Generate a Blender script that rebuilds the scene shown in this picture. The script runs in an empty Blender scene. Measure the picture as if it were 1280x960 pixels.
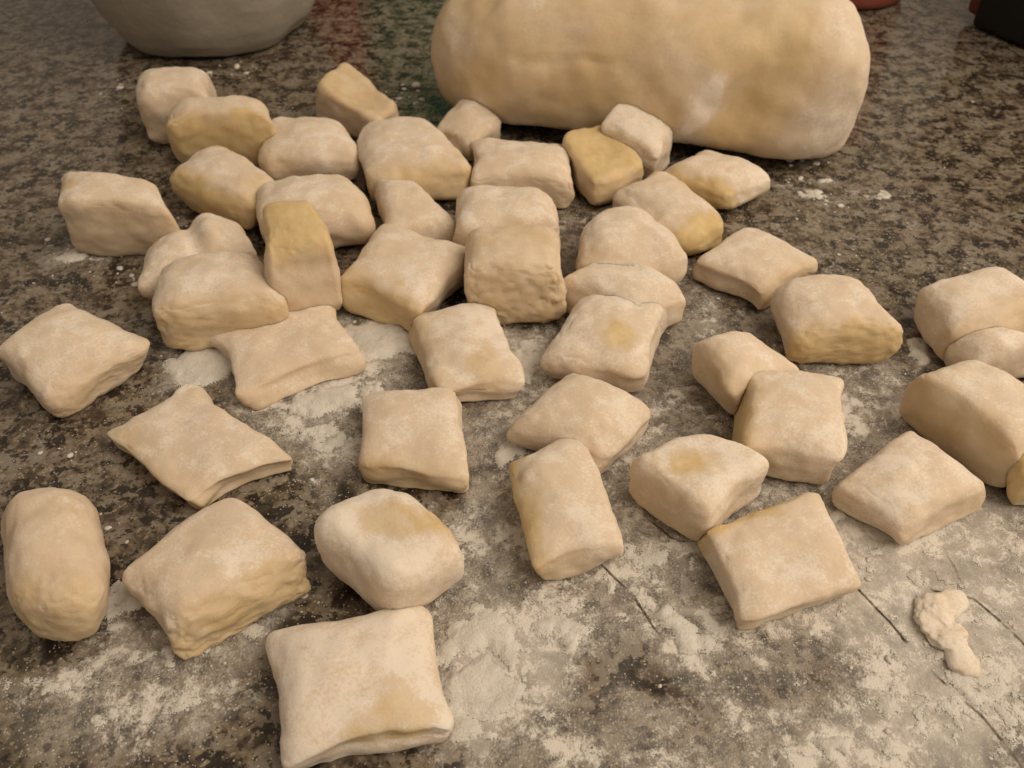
import bpy, math, random
import numpy as np
from mathutils import Vector, Matrix
from mathutils.bvhtree import BVHTree

scene = bpy.context.scene
CM = 0.01
# ------------------------------------------------------------------ camera
cam_data = bpy.data.cameras.new('camera')
cam = bpy.data.objects.new('camera', cam_data)
scene.collection.objects.link(cam)
cam.location = (0, 0, 15.5*CM)
cam.rotation_euler = (math.radians(90-43), 0, 0)
cam_data.sensor_width = 36.0
cam_data.lens = 36.0*1108.0/1280.0
cam_data.clip_start = 0.005
cam_data.clip_end = 20.0
cam_data.dof.use_dof = True
cam_data.dof.focus_distance = 0.19
cam_data.dof.aperture_fstop = 32.0
scene.camera = cam
# ------------------------------------------------------------------ world and lamps
world = bpy.data.worlds.new('World'); scene.world = world; world.use_nodes = True
bg = world.node_tree.nodes['Background']
bg.inputs['Color'].default_value = (1.0, 0.82, 0.63, 1); bg.inputs['Strength'].default_value = 0.36
def lamp(name, loc, target, size, power, col):
    d = bpy.data.lights.new(name, 'AREA'); d.shape = 'DISK'; d.size = size; d.energy = power; d.color = col
    o = bpy.data.objects.new(name, d); scene.collection.objects.link(o); o.location = loc
    o.rotation_euler = (Vector(target)-Vector(loc)).to_track_quat('-Z', 'Y').to_euler()
    return o
lamp('kitchen_lamp', (0.84, 0.52, 0.80), (0.10, 0.24, 0), 0.60, 3.0, (1.0, 0.84, 0.66))
lamp('ceiling_lamp', (0.52, -0.08, 0.72), (0.14, 0.22, 0), 0.75, 7.6, (1.0, 0.85, 0.67))
scene.view_settings.view_transform = 'Standard'
scene.view_settings.look = 'None'
scene.view_settings.exposure = -0.32
scene.view_settings.gamma = 1.0
scene.view_settings.use_curve_mapping = False
scene.render.engine = 'CYCLES'
cy = scene.cycles
cy.max_bounces = 4; cy.diffuse_bounces = 3; cy.glossy_bounces = 2; cy.transmission_bounces = 0; cy.transparent_max_bounces = 4

# ------------------------------------------------------------------ measured layout, centimetres on the counter
PIECES = [
    ('squarish dough piece farthest back left, nearest the grey bowl', (-12.01, 30.1), [(-1.71, 1.08, 2.07), (1.11, 1.29, 2.07), (1.62, -1.22, 2.07), (-1.01, -1.15, 2.07)], {'b': 0.45, 'r': 0.15, 'c': 0.03}),
    ('dough piece with long tan cut face, right in front of the rearmost left piece', (-9.82, 27.95), [(-1.83, 0.66, 2.11), (1.45, 0.66, 2.11), (2.1, -0.55, 2.11), (-1.73, -0.77, 1.99)], {'b': 0.4, 'r': 0.12, 'raw': {2: 0.9}, 'fl': 0.35}),
    ('plump dough piece with darker tan front end, third from back in left column', (-9.05, 24.98), [(-2.04, -0.14, 1.33), (-1.12, 2.46, 1.33), (2.0, -0.35, 1.33), (1.17, -1.97, 1.33)], {'b': 0.5, 'r': 0.24, 'raw': {3: 0.9, 2: 0.8}, 'fl': 0.5}),
    ('squat dough piece touching the left of the rough oval one, second row', (-6.95, 27.67), [(-1.79, 1.7, 1.25), (0.99, 1.25, 1.25), (2.22, -1.42, 1.25), (-1.41, -1.53, 1.25)], {'b': 0.45, 'r': 0.18, 'c': 0.03, 'raw': {3: 0.5}}),
    ('upright dough piece with hollow yellow slanted face, alone at the back centre', (-5.55, 30.45), [(-1.77, 0.09, 1.98), (-0.87, 2.31, 2.09), (1.62, -0.42, 1.25), (1.01, -1.97, 1.25)], {'b': 0.4, 'r': 0.18, 'raw': {'t': 0.6}, 'fl': 0.45, 'dish': 0.12}),
    ('smooth oval dough piece with rough tan front edge, below the upright hollow one', (-3.39, 26.86), [(-2.03, 1.66, 1.4), (0.55, 2.18, 1.4), (2.64, -1.62, 1.4), (-1.16, -2.22, 1.4)], {'b': 0.5, 'r': 0.27, 'raw': {2: 0.6}}),
    ('small pointed dough piece with a crease, tucked against the left end of loaf', (-1.53, 29.31), [(-1.36, -0.51, 0.89), (-0.16, 2.33, 1.27), (1.34, 0.0, 1.0), (0.18, -1.82, 0.89)], {'b': 0.35, 'r': 0.12, 'c': 0.05, 'raw': {2: 0.2}}),
    ('wide dough piece with tan right flank partly hidden by the upright slab before it', (-6.07, 23.37), [(-1.75, 1.03, 1.58), (1.18, 1.56, 1.58), (2.19, -1.06, 1.58), (-1.62, -1.53, 1.58)], {'b': 0.5, 'r': 0.27, 'raw': {1: 0.3}}),
    ('flat square dough piece with sharp corners in front of the small pointed one', (0.3, 26.22), [(-1.76, 1.52, 1.08), (1.76, 1.24, 1.08), (1.72, -1.43, 1.08), (-1.71, -1.33, 1.08)], {'b': 0.28, 'r': 0.06, 'c': 0.06, 'raw': {2: 0.3}}),
    ('standing slab of dough with yellow cut top and floury front, left centre', (-5.81, 20.15), [(-1.07, 0.98, 2.69), (0.26, 1.41, 2.69), (1.39, -0.86, 2.58), (-0.58, -1.53, 2.58)], {'b': 0.45, 'r': 0.15, 'raw': {'t': 0.9}, 'fl': 0.45}),
    ('small concave dough piece wedged behind the flat topped one with a tan edge', (-3.16, 23.66), [(-1.4, 1.62, 1.22), (0.18, 1.31, 1.22), (1.73, -1.25, 1.0), (-0.51, -1.68, 1.0)], {'b': 0.42, 'r': 0.12, 'c': 0.04, 'dish': 0.03}),
    ('large flat topped dough piece with tan cut front edge, upper centre', (-3.1, 20.35), [(-0.99, 2.32, 1.14), (2.16, 0.64, 1.14), (0.56, -2.08, 1.14), (-1.72, -0.88, 1.14)], {'b': 0.3, 'r': 0.072, 'c': 0.05, 'raw': {2: 0.8, 3: 0.3}}),
    ('rounded dough block directly behind the piece with cracked front', (-0.18, 22.74), [(-1.56, 1.12, 1.66), (1.38, 1.32, 1.66), (1.79, -1.14, 1.66), (-1.6, -1.31, 1.66)], {'b': 0.5, 'r': 0.21}),
    ('tall yellowish dough block with rough cracked front, centre of the pile', (0.04, 19.94), [(-1.44, 1.09, 1.92), (1.35, 1.09, 1.92), (1.39, -1.05, 1.92), (-1.31, -1.13, 1.92)], {'b': 0.38, 'r': 0.09, 'raw': {'t': 0.4, 2: 0.45}, 'fl': 0.55, 'crack': {2: 1.0}}),
    ('yellow dough piece with hollow top beside the small white wedge, before the loaf', (2.89, 26.52), [(-1.41, 0.85, 1.53), (0.09, 1.7, 1.7), (1.67, -0.53, 1.13), (-0.35, -2.02, 1.25)], {'b': 0.45, 'r': 0.18, 'raw': {'t': 1.0, 2: 0.6}, 'fl': 0.2, 'dish': 0.12}),
    ('small white floury wedge of dough leaning behind the yellow hollow one', (4.25, 27.58), [(-1.29, -0.16, 1.94), (-0.5, 1.28, 2.27), (1.29, 0.12, 1.51), (0.5, -1.24, 1.3)], {'b': 0.25, 'r': 0.048, 'fl': 0.95}),
    ('dough piece with deep yellow front corner behind the cluster right of centre', (4.86, 23.65), [(-1.93, 0.68, 1.09), (0.13, 2.37, 1.09), (1.77, -1.07, 1.09), (0.03, -1.97, 1.09)], {'b': 0.45, 'r': 0.21, 'raw': {2: 1.0, 1: 0.4}, 'fl': 0.5}),
    ('thin flat dough piece with yellow oval end, nearest the floury patch of loaf', (6.7, 25.87), [(-2.05, 0.02, 0.91), (-0.08, 1.71, 0.91), (2.01, -0.19, 0.91), (0.13, -1.54, 0.91)], {'b': 0.45, 'r': 0.18, 'raw': {3: 1.0}, 'fl': 0.7}),
    ('domed round dough piece at the back of three overlapping ones right of centre', (3.21, 21.5), [(-1.28, 1.01, 1.48), (0.73, 2.04, 1.48), (2.2, -1.44, 1.48), (-1.64, -1.62, 1.48)], {'b': 0.55, 'r': 0.44, 'raw': {2: 0.3}}),
    ('middle dough piece of three overlapping ones right of centre, partly covered', (3.06, 19.48), [(-2.0, 0.07, 1.14), (-0.08, 1.95, 1.14), (1.97, -0.54, 1.14), (0.11, -1.48, 1.14)], {'b': 0.45, 'r': 0.21, 'c': 0.02}),
    ('front dough piece of the overlapping three, with a yellow patch on top', (2.51, 17.64), [(-0.71, 1.7, 1.1), (1.83, 1.26, 1.1), (0.71, -1.9, 1.1), (-1.83, -1.06, 1.1)], {'b': 0.38, 'r': 0.108, 'c': 0.04, 'patch': [(0.25, -0.35, 0.4, 0.9)], 'fl': 0.7}),
    ('pillow of dough with pinched corners, first of the two on the right counter', (7.03, 21.13), [(-2.0, 0.01, 0.82), (0.22, 2.06, 0.82), (1.94, -0.23, 0.82), (-0.17, -1.83, 0.82)], {'b': 0.38, 'r': 0.09, 'c': 0.08, 'raw': {2: 0.4}}),
    ('ridged dough piece with yellowish cracked front, touching the pinched pillow on right', (8.41, 18.32), [(-1.53, 1.1, 1.39), (1.1, 1.41, 1.39), (1.75, -1.16, 1.39), (-1.32, -1.36, 1.39)], {'b': 0.5, 'r': 0.24, 'raw': {2: 0.8}, 'fl': 0.55, 'crack': {2: 0.6}}),
    ('smooth flattened dough piece lying under the back of the square one, right', (5.74, 16.43), [(-1.31, 0.39, 1.45), (0.08, 1.06, 1.22), (1.87, 0.0, 0.67), (-0.63, -1.46, 1.45)], {'b': 0.42, 'r': 0.132, 'c': 0.04, 'raw': {3: 0.4}}),
    ('square dough piece with brown left edge overlapping the flattened one, right', (6.45, 14.57), [(-0.91, 1.63, 1.2), (1.6, 1.11, 1.2), (0.81, -1.63, 1.2), (-1.5, -1.11, 1.2)], {'b': 0.32, 'r': 0.072, 'c': 0.02, 'raw': {3: 0.9}, 'fl': 0.65}),
    ('floury dough piece with yellow worn spot on top, right of centre', (4.07, 12.7), [(-1.63, 0.21, 1.45), (0.19, 1.04, 1.45), (1.65, 0.21, 1.45), (-0.21, -1.46, 1.45)], {'b': 0.4, 'r': 0.132, 'raw': {3: 0.5}, 'patch': [(-0.25, 0.05, 0.55, 1.0)], 'fl': 0.95, 'dish': 0.06}),
    ('big dough square with brown hollow along its back edge, lower right', (5.48, 10.88), [(-1.66, 0.66, 0.87), (1.2, 1.75, 0.92), (1.62, -0.72, 0.76), (-1.16, -1.69, 0.81)], {'b': 0.3, 'r': 0.06, 'c': 0.05, 'raw': {0: 1.0}, 'fl': 0.6, 'dish': 0.08}),
    ('rounded dough piece with a small crack, cut by the right edge of photo', (12.45, 18.48), [(-1.73, 0.69, 1.45), (0.95, 1.56, 1.45), (2.16, -0.78, 1.45), (-1.38, -1.47, 1.45)], {'b': 0.5, 'r': 0.24, 'patch': [(0.3, -0.6, 0.5, 0.6)], 'raw': {2: 0.5}, 'fl': 0.7}),
    ('tall dough wedge with yellow slanted left face, near the right edge', (10.94, 14.63), [(-1.58, 0.79, 1.63), (-0.05, 1.49, 1.52), (1.8, -0.48, 1.52), (-0.16, -1.8, 1.63)], {'b': 0.32, 'r': 0.06, 'raw': {3: 0.5}, 'fl': 0.65, 'flare': 0.08}),
    ('small dough lump squeezed between the right edge piece and the tall wedge', (12.24, 17.04), [(-1.19, 0.29, 1.02), (0.21, 0.69, 1.13), (1.8, -0.24, 1.13), (-0.82, -0.74, 1.02)], {'b': 0.45, 'r': 0.18, 'fl': 0.7}),
    ('diamond shaped floury dough piece in front of the tall right wedge', (8.75, 12.71), [(-1.84, -0.09, 0.88), (0.57, 1.79, 0.88), (1.79, -0.22, 0.88), (-0.52, -1.48, 0.88)], {'b': 0.38, 'r': 0.09, 'c': 0.05, 'raw': {2: 0.3}, 'fl': 0.75}),
    ('sliver of dough with crusty cut edge at the right border of photo', (12.29, 13.35), [(-1.1, 0.66, 1.3), (1.72, 1.33, 1.3), (0.84, -1.09, 1.3), (-1.47, -0.91, 1.3)], {'b': 0.28, 'r': 0.06, 'raw': {3: 1.0}, 'fl': 0.5}),
    ('plump ridged dough piece cut by the left edge of the photo, mid height', (-11.21, 16.92), [(-1.73, -0.36, 1.34), (-0.71, 2.0, 1.22), (2.2, 0.24, 1.0), (0.24, -1.87, 0.95)], {'b': 0.42, 'r': 0.132, 'c': 0.02, 'raw': {2: 0.35}, 'crack': {2: 0.4}}),
    ('domed dough piece with floury crown at the left end of the four piece cluster', (-7.89, 19.04), [(-1.68, 0.95, 1.61), (0.94, 1.52, 1.61), (2.14, -0.81, 1.61), (-1.4, -1.66, 1.61)], {'b': 0.5, 'r': 0.228, 'raw': {2: 0.5}, 'crack': {2: 0.5}}),
    ('two humped dough piece mostly hidden behind the floury crowned one on left', (-9.11, 21.32), [(-1.55, 0.17, 1.14), (0.57, 1.88, 1.14), (2.01, -0.18, 1.14), (-1.03, -1.87, 1.14)], {'b': 0.48, 'r': 0.192, 'hump': 1}),
    ('flat rectangular dough pillow with sharp corners below the standing slab', (-5.9, 17.65), [(-2.27, 0.38, 0.59), (0.74, 2.2, 0.59), (2.22, -0.52, 0.59), (-0.68, -2.06, 0.59)], {'b': 0.28, 'r': 0.048, 'c': 0.06, 'raw': {2: 0.25}}),
    ('thick dough piece with dull tan front, leftmost of the upper pieces', (-11.82, 22.93), [(-1.99, 1.02, 2.13), (1.06, 0.75, 1.9), (2.31, -0.82, 1.79), (-1.39, -0.95, 2.13)], {'b': 0.42, 'r': 0.15, 'c': 0.02, 'raw': {2: 0.3}, 'patch': [(-0.75, -0.1, 0.3, 0.8)]}),
    ('large smooth diamond of dough on the dark granite, left of centre', (-7.34, 14.15), [(-2.3, 0.25, 0.59), (-0.63, 2.13, 0.59), (2.49, -0.46, 0.59), (0.44, -1.91, 0.59)], {'b': 0.26, 'r': 0.036, 'c': 0.06, 'raw': {3: 0.45, 2: 0.2}}),
    ('large rough dough lump with tan wrinkled front, lower left', (-5.93, 10.39), [(-1.79, -0.22, 1.16), (-0.02, 1.85, 1.16), (2.13, 0.05, 1.16), (-0.33, -1.68, 1.16)], {'b': 0.42, 'r': 0.108, 'raw': {2: 0.65}, 'crack': {2: 0.9}}),
    ('rounded dough piece with yellow bare spot inside a white floury ring', (-2.47, 10.71), [(-1.87, 0.35, 1.95), (-0.22, 1.48, 1.95), (1.95, -0.25, 1.95), (0.14, -1.58, 1.95)], {'b': 0.55, 'r': 0.496, 'patch': [(0.25, -0.05, 0.6, 1.0), (0.75, -0.4, 0.4, 1.0)], 'fl': 1.0, 'dish': 0.07}),
    ('neat square of dough with straight sides in the centre of the photo', (-2.34, 14.31), [(-1.34, 1.32, 0.77), (0.97, 1.49, 0.77), (1.47, -1.59, 0.77), (-1.1, -1.21, 0.77)], {'b': 0.24, 'r': 0.036, 'c': 0.02, 'raw': {2: 0.5}}),
    ('square floury dough piece between the tan edged one and the neat square', (-1.25, 17.41), [(-1.64, 1.36, 0.76), (0.68, 1.92, 0.76), (1.65, -1.5, 0.76), (-0.7, -1.79, 0.76)], {'b': 0.32, 'r': 0.072, 'c': 0.04, 'patch': [(0.3, -0.7, 0.5, 0.6)], 'raw': {3: 0.5}, 'fl': 0.75}),
    ('oval egg shaped dough piece cut by the left edge near the bottom', (-9.04, 10.49), [(-1.75, 1.39, 1.7), (0.31, 1.74, 1.7), (1.66, -1.4, 1.7), (-0.21, -1.73, 1.7)], {'b': 0.55, 'r': 0.496, 'raw': {2: 0.5}, 'crack': {2: 0.4}, 'fl': 0.3}),
    ('big white floured dough square with bare yellow corner, at the bottom edge', (-2.81, 8.08), [(-1.97, 0.98, 0.81), (1.14, 1.68, 0.81), (1.93, -1.01, 0.81), (-1.1, -1.64, 0.81)], {'b': 0.3, 'r': 0.06, 'c': 0.07, 'patch': [(0.45, -0.75, 0.42, 0.9), (-0.1, -0.85, 0.25, 0.8)], 'fl': 1.0}),
    ('smooth leaning dough piece behind the long rectangular one, centre', (1.71, 14.79), [(-1.96, -0.39, 0.89), (-0.21, 1.8, 0.89), (1.88, 0.1, 0.89), (0.29, -1.52, 0.89)], {'b': 0.4, 'r': 0.132, 'c': 0.03}),
    ('long rectangular dough piece with tan left side, front of the centre pair', (1.1, 12.24), [(-1.24, 1.01, 0.92), (0.49, 2.15, 0.92), (1.34, -1.27, 0.92), (-0.59, -1.89, 0.92)], {'b': 0.28, 'r': 0.06, 'c': 0.01, 'raw': {3: 0.8}, 'fl': 0.6}),
]
DUST = [(5.81, 10.0, 4.2, 4.15, 0.3), (7.87, 8.93, 3.4, 3.19, 0.5), (9.04, 10.0, 3.23, 3.16, 0.55), (7.82, 12.45, 2.31, 2.48, 0.5), (7.0, 7.64, 1.75, 1.54, 0.4), (2.03, 11.17, 3.72, 3.84, 0.25), (3.31, 13.39, 3.68, 4.12, 0.25), (2.28, 14.39, 2.86, 3.29, 0.55), (1.0, 10.76, 3.33, 3.37, 0.75), (3.98, 8.76, 2.91, 2.7, 0.55), (7.66, 10.76, 3.16, 3.2, 0.8), (7.99, 7.95, 2.37, 2.11, 0.7), (8.85, 16.03, 2.62, 3.18, 0.75), (5.23, 18.54, 2.4, 3.15, 0.6), (8.94, 23.18, 2.24, 3.35, 0.35), (12.24, 21.9, 1.68, 2.43, 0.3), (2.82, 21.09, 2.35, 3.33, 0.4), (0.0, 16.62, 1.85, 2.28, 0.8), (-0.61, 8.76, 1.69, 1.56, 0.9), (0.88, 7.64, 1.75, 1.54, 0.55), (3.02, 7.34, 1.87, 1.62, 0.45), (5.47, 7.34, 1.73, 1.5, 0.5), (-3.66, 18.2, 1.72, 2.24, 0.9), (-5.13, 15.46, 1.78, 2.11, 0.8), (-4.19, 14.39, 1.14, 1.31, 0.6), (-6.97, 16.62, 1.03, 1.26, 0.8), (-8.7, 16.93, 0.83, 1.03, 0.55), (-0.53, 12.45, 1.24, 1.33, 0.7), (-0.76, 14.39, 1.14, 1.31, 0.45), (-7.2, 9.27, 1.25, 1.18, 0.6), (-5.74, 8.43, 1.51, 1.37, 0.62), (-7.15, 7.64, 1.9, 1.67, 0.42), (-8.58, 7.95, 1.48, 1.32, 0.4), (-5.4, 9.63, 0.79, 0.76, 0.8), (-11.04, 14.39, 1.52, 1.75, 0.12), (-12.72, 21.9, 1.2, 1.73, 0.35), (-13.5, 22.74, 0.74, 1.09, 0.5), (-9.54, 13.88, 1.31, 1.47, 0.15), (-1.15, 7.34, 0.86, 0.75, 0.6), (10.15, 26.02, 1.6, 2.58, 0.3), (12.4, 25.52, 1.58, 2.52, 0.22), (5.63, 21.09, 1.17, 1.66, 0.35), (-11.91, 26.54, 1.08, 1.76, 0.2), (-14.89, 32.54, 1.86, 3.48, 0.15), (-4.47, 33.96, 1.28, 2.46, 0.1), (2.03, 24.08, 1.53, 2.34, 0.4), (-4.04, 13.39, 0.92, 1.01, 0.4), (10.48, 12.01, 1.75, 1.84, 0.8), (9.87, 9.27, 1.57, 1.48, 0.8), (0.43, 18.2, 0.86, 1.12, 0.9)]
CLEAN = [(1.79, 8.19, 0.75, 0.67, 0.75), (3.06, 8.19, 0.82, 0.74, 0.85), (4.74, 8.35, 0.6, 0.54, 0.5), (1.01, 11.17, 0.42, 0.43, 0.4), (-1.95, 12.45, 0.53, 0.57, 0.6), (-6.28, 14.39, 1.14, 1.31, 0.4), (-0.74, 13.39, 0.55, 0.61, 0.5), (0.33, 10.47, 0.36, 0.36, 0.5), (1.73, 10.47, 0.3, 0.29, 0.5), (2.29, 10.37, 0.23, 0.23, 0.6), (4.14, 18.54, 0.87, 1.14, 0.35), (6.21, 19.77, 0.68, 0.92, 0.3), (4.95, 14.39, 0.76, 0.87, 0.3), (6.28, 8.76, 0.61, 0.56, 0.3), (5.44, 9.1, 0.44, 0.41, 0.7), (4.58, 9.45, 0.39, 0.37, 0.6), (3.83, 10.76, 0.67, 0.67, 0.4)]
MOUNDS = [(-8.03, 17.3, 0.88, 0.82, 0.22), (-0.63, 9.27, 0.97, 0.67, 0.13), (-0.52, 8.14, 0.75, 0.41, 0.14), (-1.02, 7.56, 0.49, 0.3, 0.12), (3.33, 9.59, 0.32, 0.29, 0.16), (3.6, 9.27, 0.31, 0.25, 0.15), (3.13, 9.77, 0.22, 0.18, 0.15), (5.74, 7.01, 0.48, 0.14, 0.12), (8.71, 10.0, 0.65, 0.26, 0.05), (8.58, 8.76, 0.4, 0.2, 0.05), (8.22, 9.27, 0.34, 0.35, 0.05), (-3.68, 18.37, 1.3, 1.01, 0.13), (-4.53, 16.03, 1.21, 0.58, 0.13), (-5.87, 15.69, 0.6, 0.25, 0.08), (-4.63, 14.78, 0.77, 0.43, 0.08), (0.8, 9.81, 0.96, 0.4, 0.06), (3.07, 11.37, 1.02, 0.33, 0.05), (1.36, 11.37, 0.51, 0.29, 0.05), (-6.95, 8.93, 0.77, 0.27, 0.06), (-7.94, 10.09, 0.42, 0.41, 0.08), (-5.79, 9.27, 0.78, 0.32, 0.07), (0.32, 17.55, 0.55, 0.83, 0.09), (10.88, 17.87, 0.34, 0.59, 0.12), (7.93, 11.37, 0.41, 0.21, 0.08), (9.89, 26.02, 0.48, 0.26, 0.07), (12.21, 25.77, 0.27, 0.2, 0.05), (10.62, 26.8, 0.38, 0.21, 0.06), (7.46, 12.45, 0.46, 0.23, 0.07), (0.0, 14.39, 0.27, 0.78, 0.06), (-13.14, 22.4, 0.73, 0.42, 0.1), (7.25, 7.95, 0.89, 0.31, 0.04), (8.72, 7.95, 0.89, 0.63, 0.05), (-1.35, 11.17, 0.34, 0.61, 0.05), (-6.21, 7.95, 0.74, 0.22, 0.05), (-8.7, 8.27, 0.75, 0.19, 0.04), (8.64, 21.9, 0.48, 0.25, 0.04)]
SCORES = [[(1.79, 11.17), (2.45, 10.28), (2.82, 9.54), (3.22, 8.76)], [(6.76, 11.17), (7.29, 10.09), (7.64, 9.41), (8.03, 8.51), (8.57, 7.75), (9.01, 6.56)], [(8.62, 10.41), (9.37, 10.22), (9.73, 9.72), (10.07, 9.01)], [(3.85, 11.84), (4.43, 11.37)], [(2.84, 12.45), (3.46, 11.75), (3.82, 11.58)], [(9.21, 11.37), (9.29, 10.67)]]
CRUMBS = [(-11.44, 35.93, 0.1495), (-10.91, 35.31, 0.115), (-3.85, 34.1, 0.1925), (-3.53, 32.89, 0.125), (-4.41, 32.96, 0.125), (-4.3, 33.81, 0.0955), (9.76, 28.17, 0.169), (10.13, 25.72, 0.1855), (9.82, 26.86, 0.109), (12.32, 25.67, 0.1325), (10.71, 25.13, 0.1045), (10.62, 27.89, 0.126), (-15.66, 33.96, 0.128), (-12.42, 35.31, 0.115), (-10.28, 23.53, 0.1005), (-13.26, 22.4, 0.146), (-13.53, 22.15, 0.1085), (-11.68, 21.65, 0.0955), (-10.96, 20.86, 0.1165), (-11.21, 21.29, 0.0825), (-10.42, 14.13, 0.0755), (-11.16, 14.21, 0.057), (-8.82, 12.01, 0.07), (-8.41, 10.05, 0.073), (7.23, 8.84, 0.069), (7.81, 11.37, 0.0765), (4.56, 9.36, 0.063), (7.28, 12.45, 0.071), (-11.0, 23.85, 0.0885), (-4.59, 13.39, 0.055), (0.0, 8.67, 0.0765), (0.23, 8.43, 0.053), (7.53, 11.17, 0.059), (-13.71, 26.28, 0.0805), (-14.41, 23.18, 0.087), (7.75, 9.27, 0.039), (-4.24, 10.28, 0.0735), (-10.68, 23.18, 0.0745), (3.49, 27.89, 0.098), (3.84, 10.0, 0.0485)]

# ------------------------------------------------------------------ noise
_rng = np.random.RandomState(7)
_perm = np.concatenate([_rng.permutation(256)]*3)
_grad = _rng.normal(size=(256, 3)); _grad /= np.linalg.norm(_grad, axis=1)[:, None]
def noise(P):
    P = np.asarray(P, float)
    I = np.floor(P).astype(int); f = P-I; I &= 255
    w = f*f*f*(f*(f*6-15)+10)
    out = np.zeros(len(P))
    for dx in (0, 1):
        for dy in (0, 1):
            for dz in (0, 1):
                h = _perm[_perm[_perm[(I[:, 0]+dx) & 255]+((I[:, 1]+dy) & 255)]+((I[:, 2]+dz) & 255)]
                g = _grad[h]
                d = (g*(f-np.array([dx, dy, dz]))).sum(1)
                out += d*np.where(dx, w[:, 0], 1-w[:, 0])*np.where(dy, w[:, 1], 1-w[:, 1])*np.where(dz, w[:, 2], 1-w[:, 2])
    return out*1.6
def fbm(P, octaves=4, gain=.5):
    P = np.asarray(P, float); a = 1.0; s = np.zeros(len(P))
    for k in range(octaves):
        s += a*noise(P+17.3*k); a *= gain; P = P*2.03
    return s
def smooth(a, b, x):
    t = np.clip((x-a)/(b-a), 0, 1); return t*t*(3-2*t)

# ------------------------------------------------------------------ materials
class NT:
    def __init__(self, name):
        self.m = bpy.data.materials.new(name); self.m.use_nodes = True
        self.t = self.m.node_tree; self.t.nodes.clear()
        self.out = self.n('ShaderNodeOutputMaterial')
    def n(self, kind, **kw):
        x = self.t.nodes.new(kind)
        for k, v in kw.items(): setattr(x, k, v)
        return x
    def l(self, a, b): self.t.links.new(a, b)
    def put(self, sock, v):
        if hasattr(v, 'is_linked') or isinstance(v, bpy.types.NodeSocket): self.l(v, sock)
        else: sock.default_value = v
    def coords(self, scale, rot=(0, 0, 0), offset=None):
        tc = self.n('ShaderNodeTexCoord'); mp = self.n('ShaderNodeMapping')
        self.l(tc.outputs['Object'], mp.inputs['Vector']); mp.inputs['Scale'].default_value = (scale,)*3 if not isinstance(scale, tuple) else scale
        mp.inputs['Rotation'].default_value = rot
        if offset is not None: self.l(offset, mp.inputs['Location'])
        return mp.outputs['Vector']
    def noise(self, vec, scale, detail=4, rough=.55, dist=0.0):
        x = self.n('ShaderNodeTexNoise'); self.l(vec, x.inputs['Vector'])
        x.inputs['Scale'].default_value = scale; x.inputs['Detail'].default_value = detail
        x.inputs['Roughness'].default_value = rough; x.inputs['Distortion'].default_value = dist
        return x.outputs['Fac']
    def voronoi(self, vec, scale, feature='F1', out='Distance', rnd=1.0):
        x = self.n('ShaderNodeTexVoronoi', feature=feature); self.l(vec, x.inputs['Vector'])
        x.inputs['Scale'].default_value = scale; x.inputs['Randomness'].default_value = rnd
        return x.outputs[out]
    def math(self, op, a, b=0.0, c=0.0, clamp=False):
        x = self.n('ShaderNodeMath', operation=op, use_clamp=clamp)
        for i, v in enumerate((a, b, c)): self.put(x.inputs[i], v)
        return x.outputs[0]
    def step(self, v, a, b, lo=0.0, hi=1.0):
        x = self.n('ShaderNodeMapRange', interpolation_type='SMOOTHSTEP')
        self.put(x.inputs['Value'], v)
        x.inputs['From Min'].default_value = a; x.inputs['From Max'].default_value = b
        x.inputs['To Min'].default_value = lo; x.inputs['To Max'].default_value = hi
        return x.outputs[0]
    def mix(self, f, a, b):
        x = self.n('ShaderNodeMix', data_type='RGBA')
        self.put(x.inputs['Factor'], f); self.put(x.inputs[6], a); self.put(x.inputs[7], b)
        return x.outputs[2]
    def ramp(self, v, stops):
        x = self.n('ShaderNodeValToRGB'); self.l(v, x.inputs[0]); e = x.color_ramp.elements
        e[0].position, e[0].color = stops[0][0], stops[0][1]+(1,)
        e[1].position, e[1].color = stops[-1][0], stops[-1][1]+(1,)
        for p_, c_ in stops[1:-1]:
            k = e.new(p_); k.color = c_+(1,)
        return x.outputs['Color']
    def attr(self, name, kind='GEOMETRY'):
        return self.n('ShaderNodeAttribute', attribute_name=name, attribute_type=kind).outputs['Fac']
    def bump(self, h, strength, dist, normal=None):
        x = self.n('ShaderNodeBump'); self.l(h, x.inputs['Height'])
        x.inputs['Strength'].default_value = strength; x.inputs['Distance'].default_value = dist
        if normal is not None: self.l(normal, x.inputs['Normal'])
        return x.outputs['Normal']
    def bsdf(self, color, rough, normal=None, **kw):
        x = self.n('ShaderNodeBsdfPrincipled'); self.put(x.inputs['Base Color'], color); self.put(x.inputs['Roughness'], rough)
        if normal is not None: self.l(normal, x.inputs['Normal'])
        for k, v in kw.items(): self.put(x.inputs[k.replace('_', ' ')], v)
        self.l(x.outputs[0], self.out.inputs['Surface']); return x

def rgb(r, g, b): return (r, g, b, 1)

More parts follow.
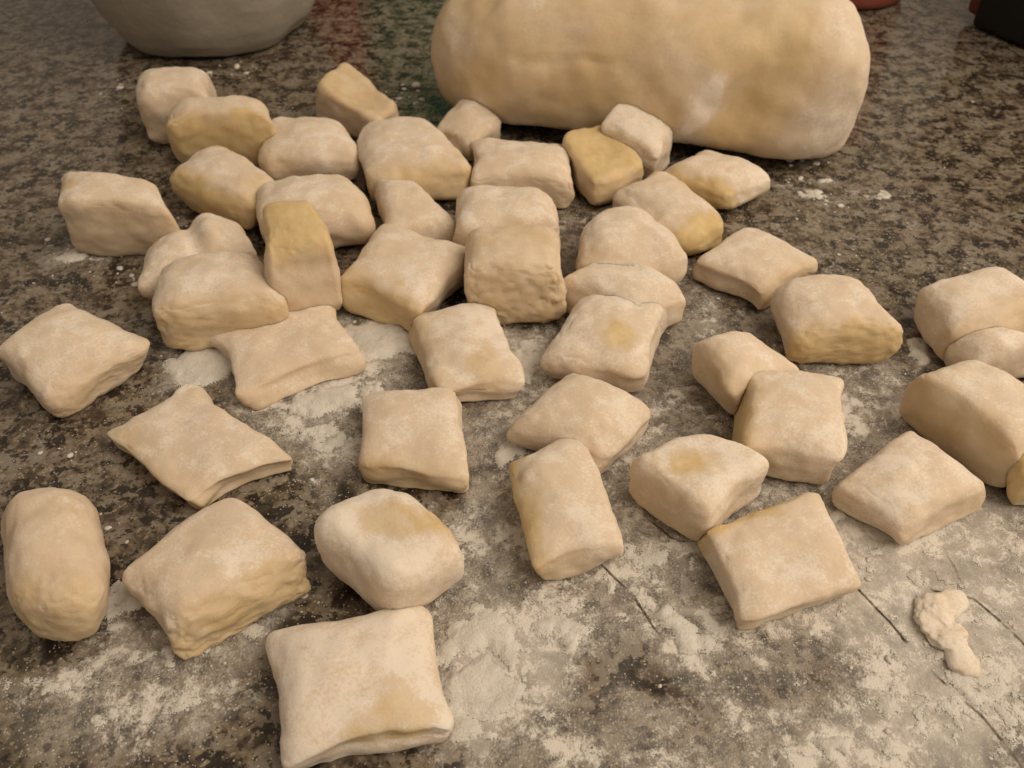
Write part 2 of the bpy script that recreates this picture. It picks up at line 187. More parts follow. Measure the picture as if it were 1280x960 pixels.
def make_granite():
    N = NT('granite')
    v = N.coords(100.0)                     # one unit = 1 cm
    big = N.noise(v, .22, 3)
    body = N.noise(v, 1.4, 5, .70, .15)
    col = N.ramp(body, [(.32, (.020, .014, .010)), (.42, (.058, .042, .029)), (.48, (.155, .12, .085)), (.56, (.28, .23, .168)), (.72, (.38, .33, .25))])
    tint = N.mix(N.step(big, .42, .62), rgb(.155, .115, .09), rgb(.135, .125, .075))
    col = N.mix(.24, col, tint)
    grey = N.noise(v, 1.4, 3, .6, .3)
    col = N.mix(N.step(grey, .53, .62, 0, .7), col, rgb(.22, .195, .165))
    dark = N.noise(v, 1.5, 5, .70, .15)
    col = N.mix(N.step(dark, .525, .570, 0, .90), col, rgb(.020, .015, .012))
    fleck = N.noise(v, 5.5, 2, .6)
    col = N.mix(N.step(fleck, .58, .63, 0, .75), col, rgb(.022, .016, .013))
    col = N.mix(N.step(fleck, .40, .35, 0, .6), col, rgb(.36, .31, .235))
    # flour dust lying on the stone
    d = N.attr('dust')
    wob = N.noise(v, 1.3, 3); fine = N.noise(v, 9.0, 3, .7)
    sd = N.math('ADD', N.math('ABSOLUTE', N.attr('score')), N.math('MULTIPLY', N.math('SUBTRACT', fine, .5), .06))
    sc = N.math('MULTIPLY', N.step(sd, .008, .042, 1, 0), N.math('MULTIPLY', N.attr('score_on'), N.step(wob, .42, .58, .05, 1.0)))
    n1 = N.noise(v, 2.9, 5, .75, .3); n2 = N.noise(v, 19.0, 2, .7); n3 = N.noise(v, .8, 3, .55)
    nz = N.math('ADD', N.math('MULTIPLY', n1, 1.3), N.math('ADD', N.math('MULTIPLY', n2, .34), N.math('MULTIPLY', n3, 1.15)))   # centre 1.4
    m = N.math('ADD', N.math('MULTIPLY', d, 1.0), N.math('MULTIPLY', N.math('SUBTRACT', nz, 1.40), 2.0))
    m = N.math('MULTIPLY', m, N.step(d, .0, .12))
    thick = N.step(m, .48, 1.25)
    grit = N.math('ADD', N.math('MULTIPLY', n1, .6), N.math('MULTIPLY', n2, .4))
    film = N.math('MULTIPLY', N.step(d, .25, .98, 0, .84), N.math('MAXIMUM', N.step(grit, .38, .62, .30, 1.0), N.step(d, .72, 1.0, 0, .88)))
    gv = N.n('ShaderNodeTexVoronoi'); N.l(v, gv.inputs['Vector']); gv.inputs['Scale'].default_value = 20.0
    gs = N.n('ShaderNodeSeparateColor'); N.l(gv.outputs['Color'], gs.inputs[0])
    spk = N.math('MULTIPLY', N.math('GREATER_THAN', N.math('ADD', gs.outputs[0], N.math('MULTIPLY', d, .30)), .98), N.math('LESS_THAN', gv.outputs['Distance'], .38))
    spk = N.math('MULTIPLY', spk, N.step(d, .01, .08))
    mask = N.math('MAXIMUM', N.math('MAXIMUM', N.math('MULTIPLY', thick, .92), film), N.math('MULTIPLY', spk, .8))
    mask = N.math('MULTIPLY', mask, N.math('SUBTRACT', 1.0, sc), clamp=True)
    flour = N.mix(thick, rgb(.53, .49, .44), rgb(.78, .735, .665))
    colf = N.mix(mask, col, flour)
    colf = N.mix(N.math('MULTIPLY', sc, .34), colf, rgb(.05, .038, .03))
    rough = N.step(mask, .05, .45, .13, .85)
    hgt = N.math('ADD', N.math('MULTIPLY', mask, 1.0), N.math('MULTIPLY', N.math('MULTIPLY', mask, n2), 1.2))
    nrm = N.bump(hgt, .5, .0005)
    N.bsdf(colf, rough, nrm, Specular_IOR_Level=N.step(mask, .0, .5, .42, .12))
    return N.m

def make_flour():
    N = NT('flour')
    v = N.coords(100.0)
    n1 = N.noise(v, 2.2, 6, .6); n2 = N.noise(v, 18.0, 4, .7); n3 = N.noise(v, 30.0, 2, .6)
    col = N.mix(N.step(n1, .35, .65), rgb(.72, .68, .61), rgb(.84, .80, .73))
    s = N.bsdf(col, .95, N.bump(n2, .7, .0010), Specular_IOR_Level=.1)
    th = N.attr('thickness')                     # powder thins out grain by grain
    al = N.math('ADD', N.math('MULTIPLY', th, 26.0), N.math('ADD', N.math('MULTIPLY', N.math('SUBTRACT', n3, .5), 2.6), N.math('MULTIPLY', N.math('SUBTRACT', n2, .5), 2.4)))
    N.l(N.step(al, .15, .55), s.inputs['Alpha'])
    return N.m

def make_dough(name, scale=1.0, loaf=False):
    N = NT(name)
    oi = N.n('ShaderNodeObjectInfo')
    off = N.n('ShaderNodeVectorMath', operation='MULTIPLY'); N.l(oi.outputs['Random'], off.inputs[0]); off.inputs[1].default_value = (37, 91, 53)
    v = N.coords(100.0*scale, offset=off.outputs[0])
    raw = N.attr('raw'); fl = N.attr('floured')
    n1 = N.noise(v, .9, 3, .5, .3); n2 = N.noise(v, 3.0, 4, .6, .3); n3 = N.noise(v, 15.0, 3, .65); n4 = N.noise(v, 42.0, 1, .6)
    base = N.mix(N.step(n1, .35, .65), rgb(.64, .49, .33), rgb(.68, .545, .385))
    base = N.mix(N.step(n2, .58, .78, 0, .22), base, rgb(.52, .36, .20))
    yel = N.mix(N.step(n2, .35, .65), rgb(.65, .475, .215), rgb(.71, .555, .28))
    cov = N.math('ADD', fl, N.math('ADD', N.math('MULTIPLY', N.math('SUBTRACT', n1, .5), .9), N.math('ADD', N.math('MULTIPLY', N.math('SUBTRACT', n2, .5), .9), N.math('MULTIPLY', N.math('SUBTRACT', n3, .5), .7))))
    cov = N.math('SUBTRACT', cov, N.math('MULTIPLY', raw, 1.0))
    col = N.mix(N.step(raw, .1, .9, 0, .8), base, yel)
    col = N.mix(N.step(cov, -.1, .75, 0, .75), col, rgb(.74, .62, .49))
    n5 = N.noise(v, 1.5, 5, .62, .6)
    powder = N.math('ADD', cov, N.math('ADD', N.math('MULTIPLY', N.math('SUBTRACT', n5, .5), 2.0), N.math('MULTIPLY', N.math('SUBTRACT', n3, .5), 1.1)))
    col = N.mix(N.step(powder, .55, 1.35, 0, .80), col, rgb(.86, .785, .695))
    rough = N.step(cov, .0, .7, .55, .92)
    h = N.math('ADD', N.math('MULTIPLY', n3, .8), N.math('MULTIPLY', n4, .35))
    h = N.math('ADD', h, N.math('MULTIPLY', n2, .8))
    nrm = N.bump(h, .34, .0004)
    N.bsdf(col, rough, nrm, Specular_IOR_Level=.25, Subsurface_Weight=.35, Subsurface_Radius=(.0045, .0026, .0013), Subsurface_Scale=.6)
    return N.m

GRANITE, FLOUR = make_granite(), make_flour()
DOUGH = make_dough('floured_dough'); LOAFM = make_dough('loaf_dough', .55)

def plain(name, col, rough, spec=.5, var=.12, scale=60.0, bump=.0):
    N = NT(name); v = N.coords(scale); n = N.noise(v, 1.0, 5, .6)
    c = N.mix(N.step(n, .3, .7), rgb(*[x*(1-var) for x in col]), rgb(*[x*(1+var) for x in col]))
    N.bsdf(c, N.step(n, .3, .7, rough*.85, min(1, rough*1.15)), N.bump(n, bump, .001) if bump else None, Specular_IOR_Level=spec)
    return N.m

# ------------------------------------------------------------------ mesh helpers
def mesh_object(name, V, Fq, mat, smooth_=True, attrs=None, loc=(0, 0, 0), parent=None):
    me = bpy.data.meshes.new(name)
    V = np.asarray(V, np.float32)
    me.from_pydata(V.tolist(), [], [list(map(int, f)) for f in Fq]); me.update()
    if attrs:
        for k, a in attrs.items():
            at = me.attributes.new(k, 'FLOAT', 'POINT'); at.data.foreach_set('value', np.asarray(a, np.float32))
    if smooth_: me.polygons.foreach_set('use_smooth', [True]*len(me.polygons))
    me.materials.append(mat)
    o = bpy.data.objects.new(name, me); scene.collection.objects.link(o); o.location = loc
    if parent: o.parent = parent
    return o
def tag(o, label=None, cat=None, group=None, kind=None):
    if label: o['label'] = label
    if cat: o['category'] = cat
    if group: o['group'] = group
    if kind: o['kind'] = kind
    return o

def cube_surface(n):
    idx = {}; V = []; Fq = []
    def vid(i, j, k):
        key = (i, j, k)
        if key not in idx: idx[key] = len(V); V.append((2*i/n-1, 2*j/n-1, 2*k/n-1))
        return idx[key]
    for a in range(n):
        for b in range(n):
            for side in (0, n):
                q1 = [(a, b, side), (a+1, b, side), (a+1, b+1, side), (a, b+1, side)]
                q2 = [(side, a, b), (side, a+1, b), (side, a+1, b+1), (side, a, b+1)]
                q3 = [(b, side, a), (b, side, a+1), (b+1, side, a+1), (b+1, side, a)]
                for q in (q1, q2, q3):
                    ids = [vid(*p_) for p_ in q]
                    Fq.append(ids if side == n else ids[::-1])
    return np.array(V), np.array(Fq)
def vnormals(V, Fq):
    n = np.cross(V[Fq[:, 2]]-V[Fq[:, 0]], V[Fq[:, 3]]-V[Fq[:, 1]])
    out = np.zeros_like(V)
    for k in range(4): np.add.at(out, Fq[:, k], n)
    return out/(np.linalg.norm(out, axis=1)[:, None]+1e-12)
CUBE_V, CUBE_F = cube_surface(34)
# warp the grid so that rows crowd towards the rounded edges
CUBE_V = np.sign(CUBE_V)*(1-(1-np.abs(CUBE_V))**1.25)

# ------------------------------------------------------------------ countertop
def axis(lo, hi, fine_lo, fine_hi, step):
    a = list(np.linspace(lo, fine_lo, 12)[:-1]); b = list(np.arange(fine_lo, fine_hi, step)); c_ = list(np.linspace(fine_hi, hi, 14))
    return np.array(a+b+c_)
def dust_field(x, y):
    P = np.stack([x*.35, y*.35, np.zeros_like(x)+3.1], 1)
    wx = x+fbm(P*2, 3)*.9; wy = y+fbm(P*2+40, 3)*.9
    keep = np.ones_like(x)
    for (cx, cy, rx, ry, a) in DUST:
        keep *= 1-a*np.exp(-1.1*(((wx-cx)/rx)**2+((wy-cy)/ry)**2))
    d = 1-keep
    for (cx, cy, rx, ry, th) in MOUNDS:
        keep *= 1-min(.8, th*7)*np.exp(-.9*(((wx-cx)/rx)**2+((wy-cy)/ry)**2))
    d = 1-keep
    for (cx, cy, rx, ry, a) in CLEAN:
        d *= 1-.75*a*np.exp(-1.1*(((wx-cx)/rx)**2+((wy-cy)/ry)**2))
    return d
def score_field(x, y):
    """signed distance to the nearest knife line, and 1 where that line runs"""
    best = np.full_like(x, 1.0); sgn = np.full_like(x, 1.0); on = np.zeros_like(x)
    jx = x+.04*noise(np.stack([x*2, y*2, x*0], 1)); jy = y
    for line in SCORES:
        for k, ((x0, y0), (x1, y1)) in enumerate(zip(line[:-1], line[1:])):
            L = math.hypot(x1-x0, y1-y0)
            tt = ((jx-x0)*(x1-x0)+(jy-y0)*(y1-y0))/L**2
            t = np.clip(tt, 0, 1)
            dd = np.hypot(jx-x0-t*(x1-x0), jy-y0-t*(y1-y0))
            cr = ((x1-x0)*(jy-y0)-(y1-y0)*(jx-x0))/L
            near = dd < best
            best = np.where(near, dd, best); sgn = np.where(near, np.sign(cr), sgn)
            lo = -.02 if k == 0 else -9; hi = 1.02 if k == len(line)-2 else 9
            on = np.where(near, ((tt > lo) & (tt < hi))*1.0, on)
    return best*sgn, on
def build_counter():
    X = axis(-90, 90, -24, 24, .11); Y = axis(-40, 110, 5, 42, .11)
    gx, gy = np.meshgrid(X, Y); x = gx.ravel(); y = gy.ravel()
    d = dust_field(x, y); sc, on = score_field(x, y)
    nx, ny = len(X), len(Y)
    i = np.arange(ny-1)[:, None]*nx+np.arange(nx-1)[None, :]
    i = i.ravel(); Fq = np.stack([i, i+1, i+nx+1, i+nx], 1)
    V = np.stack([x*CM, y*CM, x*0], 1)
    o = mesh_object('countertop', V, Fq, GRANITE, True, {'dust': d, 'score': sc, 'score_on': on})
    tag(o, 'speckled brown and black granite counter dusted with flour', kind='structure')
build_counter()

def build_flour():
    st = .05
    X = np.arange(-20, 20, st); Y = np.arange(5.5, 32, st)
    gx, gy = np.meshgrid(X, Y); x = gx.ravel(); y = gy.ravel()
    wx = x+.38*fbm(np.stack([x*.9, y*.9, x*0+1], 1), 4); wy = y+.38*fbm(np.stack([x*.9, y*.9, x*0+30], 1), 4)
    t = np.full_like(x, -.02)
    for (cx, cy, rx, ry, th) in MOUNDS:
        q = ((wx-cx)/(rx*1.05))**2+((wy-cy)/(ry*1.05))**2
        t = np.maximum(t, 1.05*th*(1-q)*np.where(q < 1, 1, .5))
    d = dust_field(x, y)
    lump = fbm(np.stack([x*2.2, y*2.2, x*0+5], 1), 4, .55)
    t = np.maximum(t, .05*(d-.98)+.05*(lump-.52)*smooth(.3, .8, d))
    t = np.where(t > -.06, t+.07*lump*smooth(-.05, .04, t)+.030*fbm(np.stack([x*5, y*5, x*0+2], 1), 3, .65)*smooth(-.05, .02, t)-.012, t)
    t = np.minimum(t, .10+.25*np.maximum(t-.10, 0))
    sc, on = score_field(x, y); t -= .12*on*(1-smooth(.03, .10, np.abs(sc)))
    nx, ny = len(X), len(Y)
    i = (np.arange(ny-1)[:, None]*nx+np.arange(nx-1)[None, :]).ravel()
    Fq = np.stack([i, i+1, i+nx+1, i+nx], 1)
    keep = (t[Fq] > 0).any(1); Fq = Fq[keep]
    used = np.unique(Fq); mp = -np.ones(len(x), int); mp[used] = np.arange(len(used))
    V = np.stack([x, y, np.maximum(t, -.01)], 1)[used]*CM
    o = mesh_object('loose_flour', V, mp[Fq], FLOUR, True, {'thickness': np.maximum(t, 0)[used]})
    tag(o, 'loose white flour in thin drifts and clumps on the granite', 'flour', kind='stuff')
build_flour()

# ------------------------------------------------------------------ dough loaf
def build_loaf():
    ns, na = 150, 110
    L, W, Ht = 7.55, 3.1, 5.7
    s = np.linspace(-1, 1, ns); s = np.sign(s)*(1-(1-np.abs(s))**1.6)
    a = np.linspace(0, 2*math.pi, na, endpoint=False)
    V = []; raw = []; fl = []
    gs, ga = np.meshgrid(s, a, indexing='ij'); gs = gs.ravel(); ga = ga.ravel()
    nl, nr_ = 3.6, 7.0
    e = np.where(gs < 0, nl, nr_)
    prof = np.maximum(1-np.abs(gs)**e, 0)**(1/np.where(gs < 0, 2.4, 2.8))
    x = gs*L
    ca, sa = np.cos(ga), np.sin(ga)
    yy = np.sign(ca)*np.abs(ca)**np.where(sa < 0, .62, .88)*W*prof
    zz = Ht*.5*(.93)+np.sign(sa)*np.abs(sa)**.9*Ht*.5*np.where(sa < 0, prof**.45, prof)
    zz = np.where(zz < .9, .9-(.9-zz)*np.where(zz < .9, .55+.45*np.abs(gs)**6, 1)*.9, zz)
    P = np.stack([x, yy, zz], 1)
    # shallow dent near the right end, facing the camera
    dent = np.exp(-(((x-3.6)-.5*(zz-2.8))/.75)**2-((zz-2.9)/1.5)**2)*(ca < 0)
    dent2 = np.exp(-((x+2.2)/1.9)**2-((zz-1.6)/1.0)**2)*(ca < 0)
    P[:, 1] += .55*dent+.14*dent2
    P += .22*np.stack([fbm(P*.28+3, 3), fbm(P*.28+13, 3), fbm(P*.28+23, 3)], 1)
    P += .045*np.stack([fbm(P*1.3+3, 4), fbm(P*1.3+13, 4), fbm(P*1.3+23, 4)], 1)
    fold = np.abs(zz-3.6-.25*x*.3-.5*fbm(P*.35+7, 2)); P[:, 1] += .10*(1-smooth(0, .22, fold))*(ca < 0)*smooth(-5, -3.5, x)*(1-smooth(-1.2, .4, x))
    P[:, 2] -= P[:, 2].min(); 
    i = np.arange(ns-1)[:, None]*na; j = np.arange(na)[None, :]; j2 = (j+1) % na
    Fq = np.stack([(i+j).ravel(), (i+na+j).ravel(), (i+na+j2).ravel(), (i+j2).ravel()], 1)[:, ::-1]
    streak = np.exp(-((x-2.35-.42*(zz-2.2)-.25*fbm(P*.9, 3))/.42)**2)*smooth(.7, 1.2, zz)*(1-smooth(3.2, 4.0, zz))
    streak2 = np.exp(-((zz-1.0-.2*fbm(P*.8+5, 2))/.4)**2-((x-1.4)/1.1)**2)
    streak = np.maximum(streak, streak2)*(ca < .1)
    endf = smooth(4.8, 6.6, x)
    raw = .42+.28*fbm(P*.3+60, 3)-.45*endf-1.0*streak
    fl = .52+.22*endf+1.3*streak+.3*fbm(P*.5+80, 4)
    ang = math.atan2(-3.46, 14.0)
    cen = Vector((4.6*CM, 31.0*CM, 0))
    o = mesh_object('dough_loaf', P*CM, Fq, LOAFM, True, {'raw': np.clip(raw, 0, 1), 'floured': fl}, cen)
    o.rotation_euler.z = ang
    ca_, sa_ = math.cos(ang), math.sin(ang)
    PW = np.stack([P[:, 0]*ca_-P[:, 1]*sa_+cen.x/CM, P[:, 0]*sa_+P[:, 1]*ca_+cen.y/CM, P[:, 2]], 1)
    global LOAF_TREE
    LOAF_TREE = BVHTree.FromPolygons(PW.tolist(), Fq.tolist())
    tag(o, 'big rounded loaf of uncut yellow dough lying behind the small pieces', 'dough loaf')
build_loaf()

# ------------------------------------------------------------------ dough pieces
def dough_shape(corners, o, seed):
    """rounded block stretched between four top corners (x, y, height) and the counter, in cm"""
    p_ = CUBE_V.copy()
    r = o.get('r', .2); b = o.get('b', .4)*1.0; c_ = o.get('c', 0.0)*.9+.02
    sides_raw = o.get('raw', {})
    s_u = max(sides_raw.get(1, 0), sides_raw.get(3, 0)); s_v = max(sides_raw.get(0, 0), sides_raw.get(2, 0))
    ax = 0 if s_u > s_v else 1 if s_v > s_u else seed % 2          # the rolled rope ran along this axis
    bv = np.full(3, b); bv[ax] = max(.15, b*.55+.35*max(0, r-.25))
    inner = np.clip(p_, -(1-bv), 1-bv); d = (p_-inner)/bv
    q = inner+bv*d/(np.maximum(np.linalg.norm(d, axis=1), 1e-9)[:, None])
    x2, y2, z2 = (p_**2).T
    sph = p_*np.sqrt(np.maximum(1-np.roll(p_**2, 1, 1)/2-np.roll(p_**2, -1, 1)/2+np.roll(p_**2, 1, 1)*np.roll(p_**2, -1, 1)/3, 0))
    q = q*(1-r)+sph*r
    u, v, w = q.T.copy()
    # pinched waist : edges drawn in between the corners
    u2 = u*(1-c_*1.6*(1-v*v)); v2 = v*(1-c_*1.6*(1-u*u)); u, v = u2, v2
    off = seed*13.7
    sh = .10*math.sin(seed*2.3)
    if ax == 0: u = u+sh*w*(1-r)
    else: v = v+sh*w*(1-r)
    # uneven pressing of the block
    lo = np.stack([u*.8+off, v*.8, w*.8], 1)
    u = u+.11*noise(lo); v = v+.11*noise(lo+31)
    # slight dome or dish on the top
    tall = min(1.0, (.95/np.mean([k[2] for k in corners]))**2)       # flat pieces puff up more than upright ones
    dome = (1-u*u).clip(0)*(1-v*v).clip(0)
    dish = o.get('dish', 0.0)
    lift = np.where(w > 0, w, 0)*dome*(.22*tall-dish*2.6)
    if o.get('hump'): lift = lift+np.where(w > 0, w, 0)*(.25*np.exp(-((u-.35)/.3)**2)-.12*np.exp(-((u+.0)/.12)**2))
    ht = np.array([k[2] for k in corners]); cx = np.array([k[0] for k in corners]); cy = np.array([k[1] for k in corners])
    wt = np.stack([(1-u)*(1+v), (1+u)*(1+v), (1+u)*(1-v), (1-u)*(1-v)], 1)/4
    X = wt@cx; Y = wt@cy; Ht = wt@ht
    base = 1.0-.05*(w < 0)*(-w)+o.get('flare', 0)*(1-w)/2
    # the knife squeezes the rope shut at both cut ends, the middle stays plump
    axc = np.abs(u if ax == 0 else v); oth = np.abs(v if ax == 0 else u)
    pn = o.get('pinch', .30 if not o.get('raw') else .16)*(1-r)*tall
    squeeze = 1-pn*np.clip(axc, 0, 1.1)**3-.10*tall*np.clip(oth, 0, 1.1)**4+.09*tall
    Z = Ht*((w+1)/2*1.03+lift)*squeeze
    V = np.stack([X*base, Y*base, Z], 1)
    nr = vnormals(V, CUBE_F)
    S = V+np.array([off, off*.7, 3.0])
    amp = .085*fbm(S*.8, 3)+.013*fbm(S*3.1+9, 3)+.006*noise(S*9.0)
    # rough torn faces
    sides = {0: v, 1: u, 2: -v, 3: -u, 't': w}
    def facing(key, lo_=.55, hi_=.92):
        return smooth(lo_, hi_, sides[key]/max(.6, np.abs(sides[key]).max()))
    for key, a in o.get('crack', {}).items():
        warp = S+.35*np.stack([fbm(S*1.5+4, 2), fbm(S*1.5+14, 2), fbm(S*1.5+24, 2)], 1)
        ridg = 1-np.abs(fbm(warp*np.array([1.5, 1.5, 2.4]), 3, .6))*2.4
        amp = amp+a*facing(key, .45, .85)*(.045*fbm(S*3.6, 4, .65)-.06*smooth(.6, 1.0, ridg)*smooth(-.2, .3, noise(S*1.2+44)))
    # fine cracks and creases here and there on the skin
    ck = np.abs(noise(S*.9+50)+.35*fbm(S*2.2+8, 2)); gate = smooth(.15, .5, noise(S*.7+90))
    amp = amp-.035*(1-smooth(.0, .06, ck))*gate
    V = V+nr*amp[:, None]
    V[:, 2] = np.where(V[:, 2] < .03, .03*np.exp((V[:, 2]-.03)/.06)-.004, V[:, 2])
    raw = np.zeros(len(V))
    edge = .22*fbm(S*1.3+70, 4, .6)
    for key, a in o.get('raw', {}).items():
        raw = np.maximum(raw, a*smooth(.40, .95, sides[key]/max(.6, np.abs(sides[key]).max())+edge))
    for (pu, pv, pr, a) in o.get('patch', []):
        dd = np.hypot(u-pu, v-pv)/pr+edge*1.6
        raw = np.maximum(raw, a*(1-smooth(.45, 1.2, dd))*(w > .2))
    return V, raw*.85
pieces = []
for k, (label, (cx, cy), corners, o) in enumerate(PIECES):
    V, raw = dough_shape(corners, o, k+1)
    pieces.append([label, cx, cy, V, raw, o, k])
# where soft pieces press on each other the farther one gives way
order = sorted(pieces, key=lambda t: t[2])
for i, A in enumerate(order):
    wa = A[3]+np.array([A[1], A[2], 0])
    amin, amax = wa.min(0), wa.max(0)
    tree = None
    for B in order[i+1:]:
        wb = B[3]+np.array([B[1], B[2], 0])
        if (wb.min(0) > amax).any() or (wb.max(0) < amin).any(): continue
        if tree is None: tree = BVHTree.FromPolygons(wa.tolist(), CUBE_F.tolist())
        cand = np.where(((wb > amin-.02) & (wb < amax+.02)).all(1))[0]
        for j in cand:
            loc, nor, _, dist = tree.find_nearest(Vector(wb[j]))
            if loc is None: continue
            s_ = (Vector(wb[j])-loc).dot(nor)
            if s_ < .008:
                nw = loc+nor*.008
                wb[j] = nw
        wb[:, 2] = np.maximum(wb[:, 2], -.004)
        B[3] = wb-np.array([B[1], B[2], 0])
for B in pieces:
    wb = B[3]+np.array([B[1], B[2], 0])
    if wb[:, 1].max() < 26: continue
    for j in range(len(wb)):
        loc, nor, _, dist = LOAF_TREE.find_nearest(Vector(wb[j]), 4.0)
        if loc is not None and (Vector(wb[j])-loc).dot(nor) < .03: wb[j] = loc+nor*.03
    wb[:, 2] = np.maximum(wb[:, 2], -.004)
    B[3] = wb-np.array([B[1], B[2], 0])
for label, cx, cy, V, raw, o, k in pieces:
    nz = vnormals(V, CUBE_F)[:, 2]
    fl = o.get('fl', .6)-.10+.28*smooth(.2, .95, nz)
    ob = mesh_object('dough_piece', V*CM, CUBE_F, DOUGH, True, {'raw': raw, 'floured': fl}, (cx*CM, cy*CM, 0))
    tag(ob, label, 'dough piece', 'cut dough pieces on the floured counter')

# ------------------------------------------------------------------ dough scrap and crumbs
def blob_mesh(lobes, seed, n=18):
    """one lump that is the union of a few overlapping balls, cast as a star shape around its middle line"""
    import bmesh
    bm = bmesh.new(); bmesh.ops.create_icosphere(bm, subdivisions=5, radius=1.0)
    D = np.array([v.co[:] for v in bm.verts]); Fq = [[v.index for v in f.verts] for f in bm.faces]; bm.free()
    lob = np.array(lobes); c0 = np.array([lob[:, 0].mean(), lob[:, 1].mean(), .12])
    R = np.zeros(len(D))
    for (lx, ly, lr) in lobes:                        # farthest exit of the ray from each ball
        m = np.array([lx, ly, lr*.55])-c0
        bq = D@m; disc = bq*bq-(m@m-lr*lr)
        R = np.maximum(R, np.where(disc > 0, bq+np.sqrt(np.maximum(disc, 0)), 0))
    R = np.maximum(R, .15)
    V = c0+D*R[:, None]
    V = V+D*(.07*fbm(V*4.5+seed, 4, .6)+.10*fbm(V*1.8+seed, 2))[:, None]
    V[:, 2] = np.where(V[:, 2] < 0, 0, V[:, 2]*.5)
    return V, Fq
V, Fq = blob_mesh([(.30, .62, .30), (-.02, .52, .34), (-.16, .20, .36), (-.02, -.18, .36), (.06, -.66, .30)], 4)
o = mesh_object('dough_scrap', V*CM, Fq, DOUGH, True, {'raw': np.full(len(V), .05), 'floured': np.full(len(V), 1.05)}, (8.55*CM, 9.45*CM, 0))
tag(o, 'small lumpy torn scrap of pale dough beside a knife line, lower right', 'dough scrap')

def crumb_mesh(seed):
    import bmesh
    bm = bmesh.new(); bmesh.ops.create_icosphere(bm, subdivisions=2, radius=1.0)
    rr = random.Random(seed)
    V = np.array([v.co[:] for v in bm.verts]); Fq = [[v.index for v in f.verts] for f in bm.faces]; bm.free()
    V = V*(1+.45*noise(V*1.4+seed*7))[:, None]*np.array([1.25, .9, .5]); V[:, 2] = np.maximum(V[:, 2], -.2)+.2
    return V, Fq
Vs, Fs = [], []; base = 0
rr = random.Random(3)
spots = [(x, y, r) for x, y, r in CRUMBS]
for (x, y, r) in list(spots):
    for q in range(4): spots.append((x+rr.gauss(0, .35), y+rr.gauss(0, .45), r*rr.uniform(.15, .45)))
xs = np.array([rr.uniform(-20, 20) for _ in range(9000)]); ys = np.array([rr.uniform(6.5, 34) for _ in range(9000)])
dd = dust_field(xs, ys)
for x, y, d_ in zip(xs, ys, dd):
    if rr.random() < d_*.28+.012: spots.append((x, y, min(.055, .012+rr.expovariate(75))))
protos = [crumb_mesh(s_) for s_ in range(8)]
for k, (x, y, r) in enumerate(spots):
    V, Fq = protos[k % 8]; a = rr.uniform(0, 6.28); ca, sa = math.cos(a), math.sin(a)
    W = np.stack([V[:, 0]*ca-V[:, 1]*sa, V[:, 0]*sa+V[:, 1]*ca, V[:, 2]*rr.uniform(.6, 1.2)], 1)*r+np.array([x, y, 0])
    Vs.append(W); Fs.append(np.array(Fq)+base); base += len(V)
o = mesh_object('flour_crumbs', np.concatenate(Vs)*CM, np.concatenate(Fs), FLOUR, True, {'thickness': np.ones(base)})
tag(o, 'tiny white flour crumbs and grains scattered over the counter', 'flour crumbs', kind='stuff')

# ------------------------------------------------------------------ things behind
def build_bowl():
    root = bpy.data.objects.new('mixing_bowl', None); scene.collection.objects.link(root)
    root.location = (-13.3*CM, 40.2*CM, 0); root.scale = (.93, .93, .93)
    tag(root, 'dull grey bowl with uneven rounded bottom at the back left', 'bowl')
    prof = [(0, .25), (2.2, .22), (3.1, .12), (3.75, .05), (4.15, .18), (4.55, .65), (4.95, 1.4), (5.3, 2.4), (5.6, 3.6), (5.9, 5.0), (6.15, 6.4), (6.3, 7.4)]
    na = 120; V = []; Fq = []
    rows_ = []
    def row(r, z, k):
        ids = []
        for j in range(na):
            a = 2*math.pi*j/na
            fac = 1+.018*math.cos(9*a+.7)*min(1, r/3)*max(0, 1-z/5)
            lift = (.14*max(0, math.cos(5*a+1.3)) if 2.5 < r < 4.6 and z < .9 and k == 0 else 0)
            ids.append(len(V)); V.append((r*fac*math.cos(a), r*fac*math.sin(a), z+lift))
        rows_.append(ids)
    pts = []
    for (r0, z0), (r1, z1) in zip(prof[:-1], prof[1:]):
        for t in np.linspace(0, 1, 4, endpoint=False): pts.append((max(.02, r0+(r1-r0)*t), z0+(z1-z0)*t))
    pts.append(prof[-1])
    for r, z in pts: row(r, z, 0)
    for r, z in pts[::-1]: row(max(.02, r-.22), z+.2 if r < 4.6 else z+.02, 1)
    for A, B in zip(rows_[:-1], rows_[1:]):
        for j in range(na): Fq.append((A[j], A[(j+1) % na], B[(j+1) % na], B[j]))
    N = NT('bowl_plastic'); v = N.coords(100.0)
    n = N.noise(v, .5, 4); n2 = N.noise(v, 2.5, 5, .6, .8)
    c = N.mix(N.step(n, .3, .7), rgb(.36, .32, .265), rgb(.41, .37, .31))
    c = N.mix(N.step(n2, .66, .74, 0, .5), c, rgb(.42, .38, .31))
    N.bsdf(c, .55, N.bump(n, .3, .004), Specular_IOR_Level=.3)
    mesh_object('bowl_body', np.array(V)*CM, Fq, N.m, parent=root)
    # rolled rim
    V = []; Fq = []; nb = 10
    for j in range(na):
        a = 2*math.pi*j/na
        for k in range(nb):
            b = 2*math.pi*k/nb; r = 6.2+.2*math.cos(b)
            V.append((r*math.cos(a), r*math.sin(a), 7.45+.2*math.sin(b)))
    for j in range(na):
        for k in range(nb):
            Fq.append((j*nb+k, ((j+1) % na)*nb+k, ((j+1) % na)*nb+(k+1) % nb, j*nb+(k+1) % nb))
    mesh_object('rim', np.array(V)*CM, Fq, N.m, parent=root)
build_bowl()

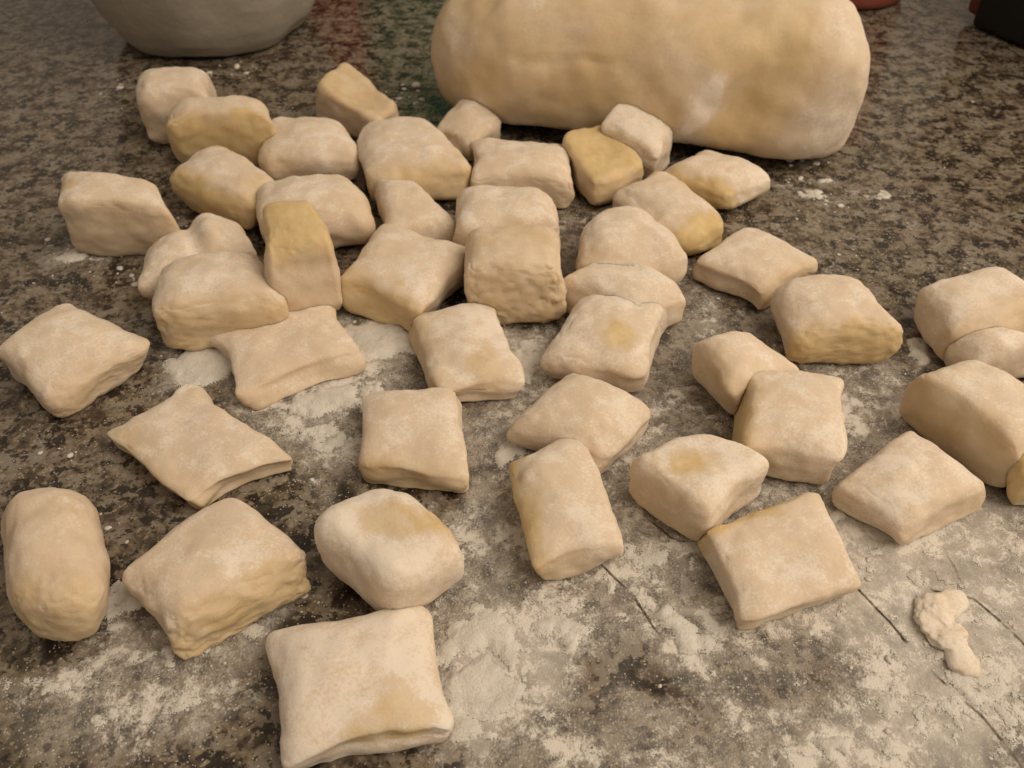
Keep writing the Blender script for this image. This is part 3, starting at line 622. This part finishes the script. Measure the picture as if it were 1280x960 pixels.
def rbox(size, bev, seg=4):
    import bmesh
    bm = bmesh.new(); bmesh.ops.create_cube(bm, size=1.0)
    for v in bm.verts: v.co = Vector((v.co.x*size[0], v.co.y*size[1], v.co.z*size[2]+size[2]/2))
    bmesh.ops.bevel(bm, geom=bm.edges[:], offset=bev, segments=seg, affect='EDGES', profile=.5)
    V = np.array([v.co[:] for v in bm.verts]); Fq = [[v.index for v in f.verts] for f in bm.faces]; bm.free()
    return V, Fq
def box_part(name, size, bev, off, mat, parent):
    V, Fq = rbox(size, bev); return mesh_object(name, (V+np.array(off))*CM, Fq, mat, True, None, (0, 0, 0), parent)
def root_at(name, x, y, rz, label, cat):
    o = bpy.data.objects.new(name, None); scene.collection.objects.link(o); o.location = (x*CM, y*CM, 0); o.rotation_euler.z = math.radians(rz)
    return tag(o, label, cat)
BLACK = plain('black_plastic', (.012, .011, .011), .45, .4)
REDBROWN = plain('red_brown_lacquer', (.16, .045, .03), .4, .4)
PINK = plain('pinkish_red_enamel', (.30, .085, .06), .5, .3)
RED = plain('red_card', (.52, .045, .035), .6, .3)
GREEN = plain('green_card', (.07, .30, .18), .6, .3)
WHITEC = plain('cream_card', (.5, .45, .36), .6, .3)
r = root_at('countertop_appliance', 19.9, 40.6, -62, 'black box shaped appliance with reddish brown trim at the back right corner', 'appliance')
box_part('base', (8.6, 6.2, .3), .1, (4.9, 4.0, 0), BLACK, r)
box_part('body', (9.4, 6.4, 8.0), .35, (4.5, 4.1, .28), REDBROWN, r)
box_part('front_panel', (8.5, .6, 7.6), .2, (4.95, .72, .10), BLACK, r)
r = root_at('enamel_canister', 16.3, 44.6, 0, 'pinkish red canister just showing behind the right end of the loaf', 'canister')
def lathe(name, prof, mat, parent, na=48):
    V = []; Fq = []
    for (q, z) in prof:
        for j in range(na): V.append((q*math.cos(2*math.pi*j/na), q*math.sin(2*math.pi*j/na), z))
    for i in range(len(prof)-1):
        for j in range(na): Fq.append((i*na+j, i*na+(j+1) % na, (i+1)*na+(j+1) % na, (i+1)*na+j))
    return mesh_object(name, np.array(V)*CM, Fq, mat, True, None, (0, 0, 0), parent)
lathe('canister_body', [(.02, 0), (2.3, 0), (2.55, .12), (2.65, .4), (2.65, 7), (.02, 7.05)], PINK, r)
lathe('lid', [(.02, 7.05), (2.7, 7.07), (2.72, 7.6), (.5, 7.8), (.5, 8.3), (.02, 8.35)], BLACK, r)
def carton(x, y, w, mat, label, rz):
    r = root_at('food_carton', x, y, rz, label, 'carton')
    box_part('carton_body', (w, 3.5, 11.0), .12, (0, 1.75, 0), mat, r)
    box_part('top_flap', (w*.98, 3.4, .16), .05, (0, 1.75, 11.0), WHITEC, r)
carton(-9.0, 44.6, 2.9, RED, 'red carton behind the bowl, mirrored as a dark red tint in granite', 0)
carton(-5.0, 44.1, 4.0, GREEN, 'green carton at the left end of loaf, mirrored in the granite', 0)
